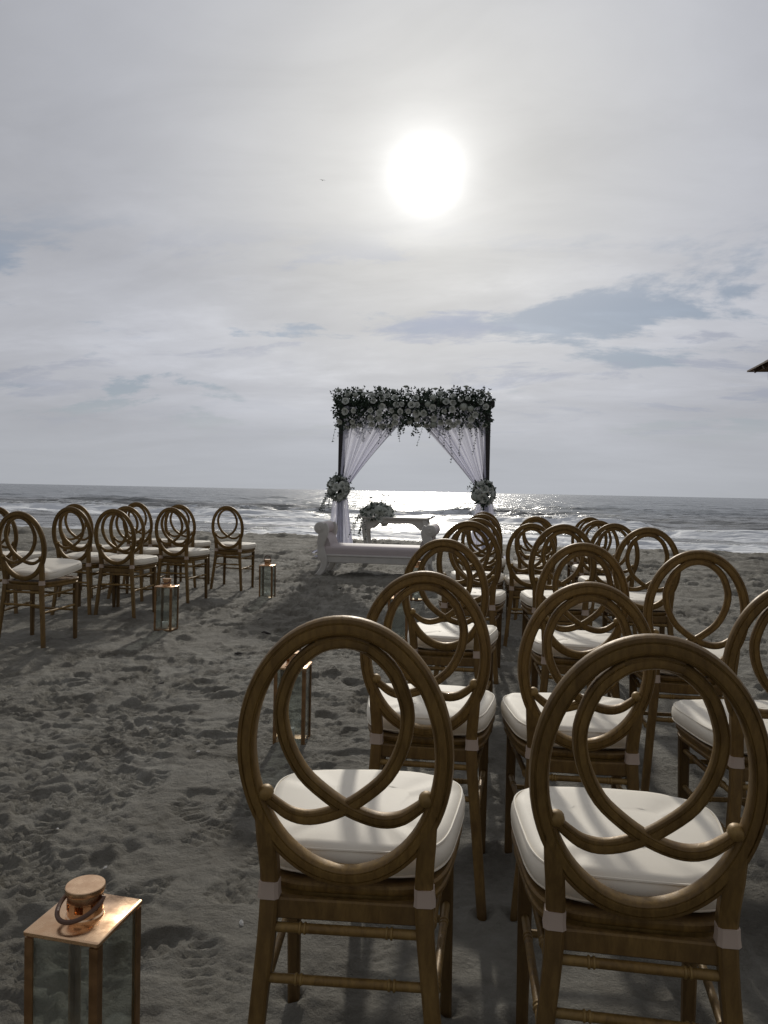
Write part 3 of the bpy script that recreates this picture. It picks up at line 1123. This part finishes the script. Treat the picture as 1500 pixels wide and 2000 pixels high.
def put_flower(root, me, name, p, d, s):
    o = link(name, me, root)
    o.location = p
    o.rotation_mode = 'QUATERNION'
    q = Vector((0, 0, 1)).rotation_difference(Vector(d).normalized())
    o.rotation_quaternion = q @ Matrix.Rotation(random.uniform(0, 6.28), 3, 'Z').to_quaternion()
    o.scale = (s, s, s)
    return o


def flower_piece(root, centre_fn, count_leaf, flowers, leaf_size=.045):
    b = MB()
    for i in range(count_leaf):
        p, d = centre_fn()
        leaf(b, p, d + Vector((random.uniform(-.7, .7), random.uniform(-.7, .7), random.uniform(-.7, .7))), leaf_size * random.uniform(.7, 1.4), leaf_size * .3 * random.uniform(.8, 1.4))
    return b


# ------------------------------------------------------------------ wedding arch, garland, curtains
AX, AY = ARCH
HALF = 1.19
TOPZ = 2.50
arch = thing('wedding_arch', 'dark timber two-post wedding arch standing on the sand before the sea', 'arch', (AX, AY, 0))
for s in (-1, 1):
    MB().box((s * HALF, 0, 1.20), (.10, .10, 2.62), bevel=.006).build('post', M['post'], arch)
    MB().box((s * HALF, 0, .022), (.30, .46, .036), bevel=.005).build('foot_plate', M['post'], arch)
MB().box((0, 0, TOPZ + .045), (2 * HALF + .22, .085, .09), bevel=.006).build('beam', M['post'], arch)
for s in (-1, 1):
    a, b_ = Vector((s * (HALF - .05), 0, TOPZ - .40)), Vector((s * (HALF - .42), 0, TOPZ))
    MB().sweep([a, b_], square_prof(.028, .028, .004), normal=(0, 1, 0)).build('brace', M['post'], arch)

gar = thing('flower_garland', 'thick garland of white roses and dark greenery along the top of the arch', 'garland', (AX - .03, AY - .03, TOPZ - .09))


def gar_fn():
    x = random.uniform(-1.27, 1.27)
    a = random.uniform(0, 2 * math.pi)
    rr = random.random() ** .5
    env = (1 - .30 * abs(x / 1.36) ** 5) * (0.74 + .46 * vnoise(np.array(x * 2.7 + 50), np.array(.5)))
    p = Vector((x, .25 * rr * math.cos(a), .03 + .285 * rr * math.sin(a) * float(env)))
    d = Vector((random.uniform(-.5, .5) + .6 * max(-1, min(1, x / 1.3)) ** 5, math.cos(a), math.sin(a)))
    return p, d


fb = flower_piece(gar, gar_fn, 3900, None, .052)
for i in range(210):
    x = random.uniform(-1.27, 1.27)
    a = random.uniform(.15, math.pi - .15) if random.random() < .6 else random.uniform(0, 6.28)
    end = max(0, abs(x) - 1.2) * 4
    p = Vector((x, .17 * math.cos(a), .02 + .22 * math.sin(a)))
    sprig(fb, p, Vector((random.uniform(-.4, .4) + math.copysign(end, x), math.cos(a) * .7, math.sin(a))), random.uniform(.10, .19), 4, .045)
for i in range(900):
    p = Vector((random.uniform(-1.25, 1.25), random.uniform(-.24, -.10), random.uniform(-.10, .20)))
    leaf(fb, p, Vector((random.uniform(-1, 1), random.uniform(-.7, .1), random.uniform(-1, 1))), random.uniform(.05, .08), random.uniform(.015, .024))
o = fb.build('foliage', M['leaf'], gar, smooth=False)
tag(o, kind='stuff')
vb = MB()
for i in range(24):
    x = random.uniform(-1.27, 1.27)
    n_ = random.randint(4, 8)
    sprig(vb, Vector((x, random.uniform(-.17, .05), -.20 + random.uniform(-.03, .05))), Vector((random.uniform(-.5, .5), -.2, -.5)), n_ * random.uniform(.03, .046), n_, .030, droop=.30)
for x, L in ((-1.22, .30), (-.42, .34), (.22, .36), (.82, .52), (.60, .62), (1.08, .50)):
    sprig(vb, Vector((x, -.14, -.20)), Vector((random.uniform(-.5, .1) if x < 0 else random.uniform(-.3, .1), -.1, -.6)), L, int(L / .045), .030, droop=.22)
tag(vb.build('trailing_vines', M['leaf'], gar, smooth=False), kind='stuff')
pts_used = []
for i in range(900):
    if len(pts_used) >= 98: break
    x = random.uniform(-1.22, 1.22)
    a = random.uniform(math.pi * .62, math.pi * 1.40) if random.random() < .74 else random.uniform(.25, math.pi * .62)
    # a measured from +y (sea side): pi is the face towards the seats
    en = 0.76 + .42 * float(vnoise(np.array(x * 2.7 + 50), np.array(.5)))
    p = Vector((x, .225 * math.cos(a), .03 + .285 * en * math.sin(a)))
    big = random.random() < .18
    if any((p - q).length < (.105 if big else .078) for q in pts_used): continue
    pts_used.append(p)
    d = Vector((random.uniform(-.35, .35), math.cos(a) - .25, math.sin(a)))
    if big: put_flower(gar, random.choice(HYDR), 'hydrangea', p, d, random.uniform(.60, .9))
    else: put_flower(gar, random.choice(ROSES), 'rose', Vector((p.x, p.y * 1.10, p.z * 1.06)), d, random.uniform(.56, .84))
st = MB()
for x, h in ((-.56, .40), (-.10, .42), (.40, .39), (.86, .42), (-1.22, .24), (1.20, .30), (-.86, .36)):
    p0 = Vector((x, random.uniform(-.08, .05), .2))
    p1 = p0 + Vector((random.uniform(-.03, .03), 0, h - .23))
    st.tube([p0, p1], .003, 5)
    put_flower(gar, ROSES[0], 'rose', p1, (random.uniform(-.2, .2), -.15, 1), .80)
tag(st.build('flower_stems', M['stem'], gar), kind='stuff')


def curtain(side, label):
    """sheer panel: fans from the beam, gathers at the tie on the post, falls and puddles; side -1 is left facing the sea"""
    root = thing('sheer_curtain', label, 'curtain', (AX + side * HALF, AY, 0), group='sheer curtains of the arch')
    ns, nt = 120, 90
    rg = np.random.default_rng(3 if side < 0 else 8)
    S, T = np.meshgrid(np.linspace(0, 1, ns), np.linspace(0, 1, nt))
    top, tie, bot = TOPZ + .0, 1.13, 0.03
    inner = 1.20 if side < 0 else 1.30
    zt = top + (tie - top) * np.clip(T / .55, 0, 1)
    zl = tie + (bot - tie) * np.clip((T - .55) / .45, 0, 1)
    Z = np.where(T < .55, zt, zl)
    up = np.clip(T / .55, 0, 1)
    lo = np.clip((T - .55) / .45, 0, 1)
    w_top, w_tie = inner, .10
    f = up ** 1.04
    x_out = 0.055 * (1 - up) - .01
    width = w_top * (1 - f) + w_tie * f
    sagx = 0.05 * np.sin(up * math.pi) * S ** 1.5
    xu = x_out - 0.0 + S * width - sagx
    spread = .30 * lo ** 1.5 + .38 * sstep(.86, 1.0, lo)
    xl = (x_out - .10 * sstep(0, .18, lo)) + S * (w_tie + .15 * sstep(0, .18, lo)) + (S - .5) * spread
    Xl = np.where(T < .55, xu, xl)
    ph = 2 * math.pi * (6.0 * S + .5 * np.sin(5 * S + 1.0)) + (1 - up) * .6
    amp = .050 * (1 - up) ** .6 + .026 + .03 * lo + .12 * sstep(.88, 1.0, lo)
    Yl = -.068 - .03 * sstep(0, .2, lo) + amp * np.sin(ph) + .012 * np.sin(2.3 * ph + 1)
    pud = sstep(.84, 1.0, lo)
    Z = np.where(lo > 0, Z + pud * .07 * (0.5 + .5 * np.sin(ph * .7 + 4 * lo)), Z)
    Yl = Yl - pud * .16 * (S * 1.2 - .2)
    Z = np.maximum(Z, .012)
    Xw = -side * Xl if side > 0 else Xl
    me = grid_mesh('cloth', Xw, Yl, Z)
    me.materials.append(M['sheer'])
    link('cloth', me, root)
    # a loose heap of cloth on the sand
    nh = 60
    A, Rr = np.meshgrid(np.linspace(0, 2 * math.pi, 72), np.linspace(0, 1, 26))
    rad = .30 + .10 * np.sin(3 * A + side) + .06 * np.sin(5 * A + 2) + .03 * np.sin(11 * A)
    hx = Rr * rad * 1.35 * np.cos(A) + (.05 if side < 0 else -.12)
    hy = Rr * rad * np.sin(A) * .8 - .10
    hz = (1 - Rr ** 2) * .10 * (.6 + .4 * np.sin(4 * A + 6 * Rr)) + .035 * np.abs(np.sin(7 * A + 9 * Rr)) * (1 - Rr ** 4) + .016
    me = grid_mesh('puddled_hem', hx[::-1], hy[::-1], hz[::-1])
    me.materials.append(M['sheer'])
    link('puddled_hem', me, root)
    tb = MB()
    tb.lathe([(.072, 1.105), (.078, 1.12), (.078, 1.15), (.072, 1.165)], seg=20, caps=False)
    tb.build('tie_band', M['cushion'], root).location = (-side * -.0 + (.02 if side < 0 else -.02), -.035, 0)
    return root


curtain(-1, 'sheer white curtain gathered on arch post, beside the table end with flowers')
curtain(1, 'sheer white curtain gathered on arch post, beside the bare end of the table')


def bouquet(name, label, cat, loc, r, nfl, nleaf, nvine, big=.2, flat=1.0, group=None, vine_dir=(0, 0), half=False):
    root = thing(name, label, cat, loc, group=group)

    def fn():
        while True:
            v = Vector((random.uniform(-1, 1), random.uniform(-1, 1), random.uniform(-.15 if half else -1, 1)))
            if .2 < v.length < 1: break
        return Vector((v.x * r, v.y * r * .8, v.z * r * flat)), v
    b = flower_piece(root, fn, nleaf, None, .050)
    for i in range(int(nleaf / 14)):
        p, d = fn()
        sprig(b, p * .9, d, r * random.uniform(.5, .8), 4, .040)
    tag(b.build('foliage', M['leaf'], root, smooth=False), kind='stuff')
    vbb = MB()
    for i in range(nvine):
        v0 = Vector((vine_dir[0] * r * .8 + random.uniform(-.4, .4) * r, -.5 * r, (.05 if half else -.4) * r))
        n_ = random.randint(6, 11)
        sprig(vbb, v0, Vector((vine_dir[0] + random.uniform(-.3, .3), -.25, -.2)), n_ * .036, n_, .030, droop=.28)
    if nvine: tag(vbb.build('trailing_vines', M['leaf'], root, smooth=False), kind='stuff')
    used_ = []
    for i in range(1200):
        if len(used_) >= nfl: break
        v = Vector((random.uniform(-1, 1), random.uniform(-1, .5), random.uniform(-.1 if half else -1, 1)))
        if v.length < .2: continue
        v.normalize()
        p = Vector((v.x * r * .86, v.y * r * .72, v.z * r * .86 * flat))
        if any((p - q).length < .085 for q in used_): continue
        used_.append(p)
        if random.random() < big: put_flower(root, random.choice(HYDR), 'hydrangea', p * .85, v, random.uniform(1.0, 1.3))
        else: put_flower(root, random.choice(ROSES), 'rose', p * .9, v, random.uniform(.9, 1.25))
    return root


bouquet('curtain_bouquet', 'round bouquet of white roses with long trailing vines tied on a sheer curtain', 'bouquet',
        (AX - HALF - .02, AY - .14, 1.14), .175, 17, 240, 7, .12, 1.2, 'bouquets tied to the arch curtains', (-.6, 0))
bouquet('curtain_bouquet', 'round bouquet of white roses without trailing vines tied on a sheer curtain', 'bouquet',
        (AX + HALF - .02, AY - .14, 1.12), .175, 17, 260, 0, .12, 1.15, 'bouquets tied to the arch curtains', (0, 0))

# ------------------------------------------------------------------ table behind the bench
TX, TY = TABLE
tab = thing('altar_table', 'cream painted table with flared top ends and curved legs under the arch', 'table', (TX, TY, 0))
TL, TW, TH = 1.16, .42, .705
prof = []
tb = MB()
tp = []
for i in range(31):
    x = -TL / 2 + TL * i / 30
    e = max(0, abs(x) - TL / 2 + .10) / .10
    tp.append((x, TH + .032 * e * e))
path = [Vector((x, 0, z)) for x, z in tp]
tb.sweep(path, square_prof(TW / 2, .014, .005), normal=(0, 0, 1))
top = tb.build('table_top', M['whitewood'], tab)
MB().box((0, 0, TH - .022), (TL - .16, TW - .03, .014), bevel=.003).build('moulding', M['whitewood'], top)


def apron_panel(L, drop, n=24):
    """board with an arched lower edge, in x-z, thickness along y"""
    b = MB()
    vs_, fs = [], []
    for i in range(n + 1):
        u = i / n
        x = (u - .5) * L
        c = min(u, 1 - u) / .22
        lowz = -drop if c < .25 else -drop + (drop - .055) * float(sstep(.25, 1.0, c))
        for yv in (-.010, .010):
            vs_ += [(x, yv, 0), (x, yv, lowz)]
    for i in range(n):
        a = i * 4
        c = a + 4
        fs += [(a, a + 1, c + 1, c), (a + 2, c + 2, c + 3, a + 3), (a, c, c + 2, a + 2), (a + 1, a + 3, c + 3, c + 1)]
    fs += [(0, 2, 3, 1), (n * 4, n * 4 + 1, n * 4 + 3, n * 4 + 2)]
    return b.add(vs_, fs)


for s in (-1, 1):
    o = apron_panel(TL - .26, .15).build('apron', M['whitewood'], tab, smooth=False)
    o.location = (0, s * (TW / 2 - .05), TH - .029)
    o = apron_panel(TW - .14, .13).build('apron', M['whitewood'], tab, smooth=False)
    o.location = (s * (TL / 2 - .125), 0, TH - .0295)
    o.rotation_euler = (0, 0, math.pi / 2)
for sx in (-1, 1):
    for sy in (-1, 1):
        k_ = Vector((sx * .8, sy * .55, 0))
        base = Vector((sx * (TL / 2 - .125), sy * (TW / 2 - .055), 0))
        pts = catmull([base + Vector((0, 0, TH - .03)), base + k_ * .030 + Vector((0, 0, TH - .14)), base + k_ * .020 + Vector((0, 0, TH - .28)),
                       base - k_ * .012 + Vector((0, 0, .25)), base + k_ * .005 + Vector((0, 0, .09)), base + k_ * .050 + Vector((0, 0, -.02))], 20)
        MB().sweep(pts, square_prof(.034, .034, .012), normal=(0, 1, 0), scales=[1.15 - .55 * min(1, i / 16) + .18 * max(0, (i - 16) / 4) for i in range(21)]).build('leg', M['whitewood'], tab)
bouquet('table_flowers', 'low arrangement of white roses with trailing greenery on the altar table', 'flower arrangement',
        (TX - .30, TY - .03, TH + .015), .24, 22, 330, 10, .12, .90, None, (-.75, 0), half=True)

# ------------------------------------------------------------------ bench with scrolled arms
BX, BY = BENCH
bench = thing('scroll_arm_bench', 'cream backless bench with two rolled arms and padded seat before the arch', 'bench', (BX, BY, 0))
BL, BD = 1.56, .52
hw = BL / 2
# seat pad
b = MB()
sp = []
for i in range(25):
    a = math.pi * i / 24
    sp.append((-math.cos(a) * (BD / 2 - .01), .335 + .075 * math.sin(a) ** .6))
sp = [(-BD / 2 + .012, .275)] + sp + [(BD / 2 - .012, .275)]
b.sweep([Vector((x, 0, 0)) for x in np.linspace(-hw + .10, hw - .10, 9)], [(-u, v) for u, v in sp], normal=(0, 0, 1))
seat = b.build('seat', M['plush'], bench)
for s in (-1, 1):
    MB().box((0, s * (BD / 2 - .018), .225), (BL - .22, .034, .108), bevel=.004).build('seat_rail', M['whitewood'], bench)
    MB().box((0, s * (BD / 2 - .010), .262), (BL - .23, .034, .016), bevel=.004).build('bead_moulding', M['whitewood'], bench)
    MB().box((s * (hw - .14), 0, .225), (.034, BD - .08, .10), bevel=.004).build('seat_rail', M['whitewood'], bench)


def arm_outline(n=44):
    """closed outline of the carved arm end, outward = +u, from the seat up into a roll and down into a flared leg"""
    pts = []
    cu_, cv, rr = .030, .625, .072
    for i in range(21):
        a = R(-35 + 290 * i / 20)
        pts.append((cu_ + rr * math.cos(math.pi / 2 - a + R(0)) * 1.0, cv + rr * math.sin(math.pi / 2 - a)))
    return pts


for s in (-1, 1):
    arm = bpy.data.objects.new('arm', None)
    # upholstered roll along the depth, with the sloping inner face
    b = MB()
    prof = []
    for i in range(26):
        a = R(-150 + 300 * i / 25)
        prof.append((.045 + .078 * math.sin(a), .618 + .078 * math.cos(a)))
    prof = [(-.095, .36)] + [(-.085, .42), (-.055, .50)] + [q for q in prof if q[0] > -.04 or q[1] > .60] + [(.055, .50), (.030, .42), (.022, .36)]
    path = [Vector((s * (hw - .10), y, 0)) for y in (-BD / 2 + .03, -BD / 4, 0, BD / 4, BD / 2 - .03)]
    b.sweep(path, [(q[0] * s, q[1]) for q in prof], normal=(0, 0, 1))
    bm_arm = b.build('arm', M['plush'], bench)
    for sy in (-1, 1):
        # carved end panel: scroll, waist, and the leg below it
        cl = catmull([(s * .040, .0, .690), (s * .098, 0, .665), (s * .108, 0, .610), (s * .070, 0, .565), (s * .030, 0, .590), (s * .040, 0, .632)], 26)
        e = MB()
        y0 = sy * (BD / 2 - .012)
        spine = catmull([(s * .010, 0, .672), (s * -.010, 0, .60), (s * .010, 0, .50), (s * .030, 0, .40), (s * .020, 0, .30), (s * .000, 0, .20)], 24)
        wid = [.060 + .012 * math.sin(i / 24 * 5) for i in range(25)]
        e.sweep([p + Vector((s * (hw - .10), y0, 0)) for p in spine], square_prof(.055, .026, .008), normal=(0, 1, 0),
                scales=[.8 + .35 * abs(math.sin(i / 24 * 4.2 + .4)) for i in range(25)])
        e.lathe([(.012, -.034), (.030, -.036), (.034, -.030), (.066, -.030), (.078, -.022), (.080, .022), (.066, .030), (.010, .030)],
                c=(s * (hw - .10 + .045), y0, .618), seg=28, axis='Y')
        e.build('carved_scroll', M['whitewood'], bm_arm)
        lg = catmull([(s * (hw - .105), y0 * .985, .24), (s * (hw - .120), y0 * .985, .17), (s * (hw - .105), y0 * 1.0, .09), (s * (hw - .055), y0 * 1.03, .02), (s * (hw - .015), y0 * 1.05, -.015)], 16)
        MB().sweep(lg, square_prof(.046, .036, .012), normal=(0, 1, 0), scales=[1.1 - .45 * i / 16 for i in range(17)]).build('leg', M['whitewood'], bench)

# ------------------------------------------------------------------ beach pavilion whose eave reaches into view
PX0, PX1, PY0, PY1, PE = 4.13, 8.1, 10.4, 14.88, 3.40
pv = thing('beach_pavilion', 'dark timber beach pavilion with low hipped board roof beside the chairs', 'pavilion', ((PX0 + PX1) / 2, (PY0 + PY1) / 2, 0))
cx, cy = (PX0 + PX1) / 2, (PY0 + PY1) / 2
wx, wy = (PX1 - PX0) / 2, (PY1 - PY0) / 2
for sx in (-1, 1):
    for sy in (-1, 1):
        g0 = ground(cx + sx * (wx - .52), cy + sy * (wy - .42))
        MB().box((sx * (wx - .52), sy * (wy - .44), (g0 - .2 + PE - .20) / 2), (.16, .16, PE - .20 - g0 + .2), bevel=.01).build('post', M['soffit'], pv)
for s in (-1, 1):
    MB().box((0, s * (wy - .42), PE - .11), (2 * wx - .5, .12, .17), bevel=.006).build('beam', M['soffit'], pv)
    MB().box((s * (wx - .42), 0, PE - .112), (.115, 2 * wy - .5, .165), bevel=.006).build('beam', M['soffit'], pv)
rise = 1.15
apex = [Vector((0, -(wy - wx) - .02, PE + rise)), Vector((0, (wy - wx) + .02, PE + rise))]
nb = 9
for s in (-1, 1):                              # the two long slopes: overlapping boards parallel to the eave
    for i in range(nb):
        t0, t1 = i / nb, (i + 1.12) / nb if i < nb - 1 else 1.0
        b = MB()
        vs_ = []
        for t, dz in ((t0, .030 * 1), (t1, .012)):
            x = s * wx * (1 - t)
            y0, y1 = -wy + (apex[0].y + wy) * t, wy + (apex[1].y - wy) * t
            for y in (y0, y1):
                vs_ += [(x, y, PE + rise * t + dz), (x, y, PE + rise * t + dz - .028)]
        f = [(0, 2, 6, 4), (1, 5, 7, 3), (0, 1, 3, 2), (4, 6, 7, 5), (0, 4, 5, 1), (2, 3, 7, 6)]
        b.add(vs_, f).build('roof_board', M['roofwood'], pv, smooth=False)
    for i in range(nb):
        t0, t1 = i / nb, (i + 1.12) / nb if i < nb - 1 else 1.0
        vs_ = []
        for t, dz in ((t0, .027), (t1, .009)):
            y = s * (wy + (apex[1].y - wy) * t)
            x0 = wx * (1 - t)
            for x in (-x0, x0):
                vs_ += [(x, y, PE + rise * t + dz), (x, y, PE + rise * t + dz - .025)]
        f = [(0, 2, 6, 4), (1, 5, 7, 3), (0, 1, 3, 2), (4, 6, 7, 5), (0, 4, 5, 1), (2, 3, 7, 6)]
        MB().add(vs_, f).build('roof_board', M['roofwood'], pv, smooth=False)
for s in (-1, 1):
    for y in np.linspace(-wy + .3, wy - .3, 9):
        t = max(0, (abs(y) - abs(apex[0].y)) / (wy - abs(apex[0].y)))
        MB().sweep([Vector((s * (wx - .04), y, PE - .035)), Vector((s * wx * t + s * .02, y, PE - .035 + rise * (1 - t) * .98))] if t < .93 else
                   [Vector((s * (wx - .04), y, PE - .035)), Vector((s * (wx - .2), y, PE + .02))], square_prof(.03, .03, .003), normal=(0, 1, 0)).build('rafter', M['soffit'], pv)

# ------------------------------------------------------------------ small things on the sand, and a bird
for i, (px, d_, L) in enumerate(((512, 6.6, .075), (524, 5.9, .09), (668, 8.8, .07), (470, 5.2, .06), (318, 4.4, .06), (610, 4.9, .05))):
    x, y = place(px, d_)
    pts = [Vector((-L / 2, 0, 0)), Vector((-L * .1, L * .08, .004)), Vector((L * .25, -L * .04, .006)), Vector((L / 2, L * .1, 0))]
    o = MB().tube(pts, .011, 7, scales=[.5, 1, .85, .35]).build('driftwood_fragment', M['drift'])
    o.location = (x, y, ground(x, y) + .005)
    o.rotation_euler = (0, 0, random.uniform(0, 3))
    tag(o, 'small dark driftwood fragment lying on the open aisle sand', 'driftwood', 'driftwood bits on the aisle sand')
for i, (px, d_) in enumerate(((215, 2.25), (487, 1.95), (560, 2.9), (392, 3.2), (120, 2.5), (300, 3.6))):
    x, y = place(px, d_)
    b = MB()
    n_ = 12
    vs_ = [(0, 0, .004)]
    for k_ in range(n_ + 1):
        a = math.pi * (.08 + .84 * k_ / n_)
        rr = .010 * (1 + .06 * (k_ % 2))
        vs_.append((rr * math.cos(a), rr * math.sin(a), .001))
        vs_.append((rr * .6 * math.cos(a), rr * .6 * math.sin(a), .0045 + .001 * (k_ % 2)))
    fs = []
    for k_ in range(n_):
        a = 1 + 2 * k_
        fs += [(a, a + 2, a + 3, a + 1), (0, a + 1, a + 3)]
    b.add(vs_, fs)
    o = b.build('shell_chip', M['shell'])
    o.location = (x, y, ground(x, y) + .002)
    o.rotation_euler = (random.uniform(-.3, .3), random.uniform(-.3, .3), random.uniform(0, 6))
    tag(o, 'tiny bleached shell chip lying on the trampled sand', 'shell', 'shell chips on the sand')

bd = (cam.matrix_world.to_3x3() @ Vector(((630 - 750) / F, (1000 - 352) / F, -1))).normalized() * 150
bird = thing('flying_seabird', 'tiny dark seabird gliding in the sky beside the sun', 'bird', Vector((0, 0, CAM_H)) + bd, R(30))
MB().lathe([(.005, -.22), (.04, -.14), (.062, -.02), (.055, .08), (.035, .16), (.03, .19), (.008, .24)], seg=10, axis='Y').build('body', M['feather'], bird)
for s in (-1, 1):
    w = MB()
    q = [(0.03 * s, .07, .02), (.28 * s, .10, .11), (.55 * s, .0, .05), (.27 * s, -.02, .10), (.03 * s, -.07, .015)]
    w.add(q + [(a, b_, c - .012) for a, b_, c in q], [(0, 1, 3, 4), (1, 2, 3), (9, 8, 6, 5), (8, 7, 6), (0, 5, 6, 1), (1, 6, 7, 2), (2, 7, 8, 3), (3, 8, 9, 4)])
    w.build('wing', M['feather'], bird, smooth=False)
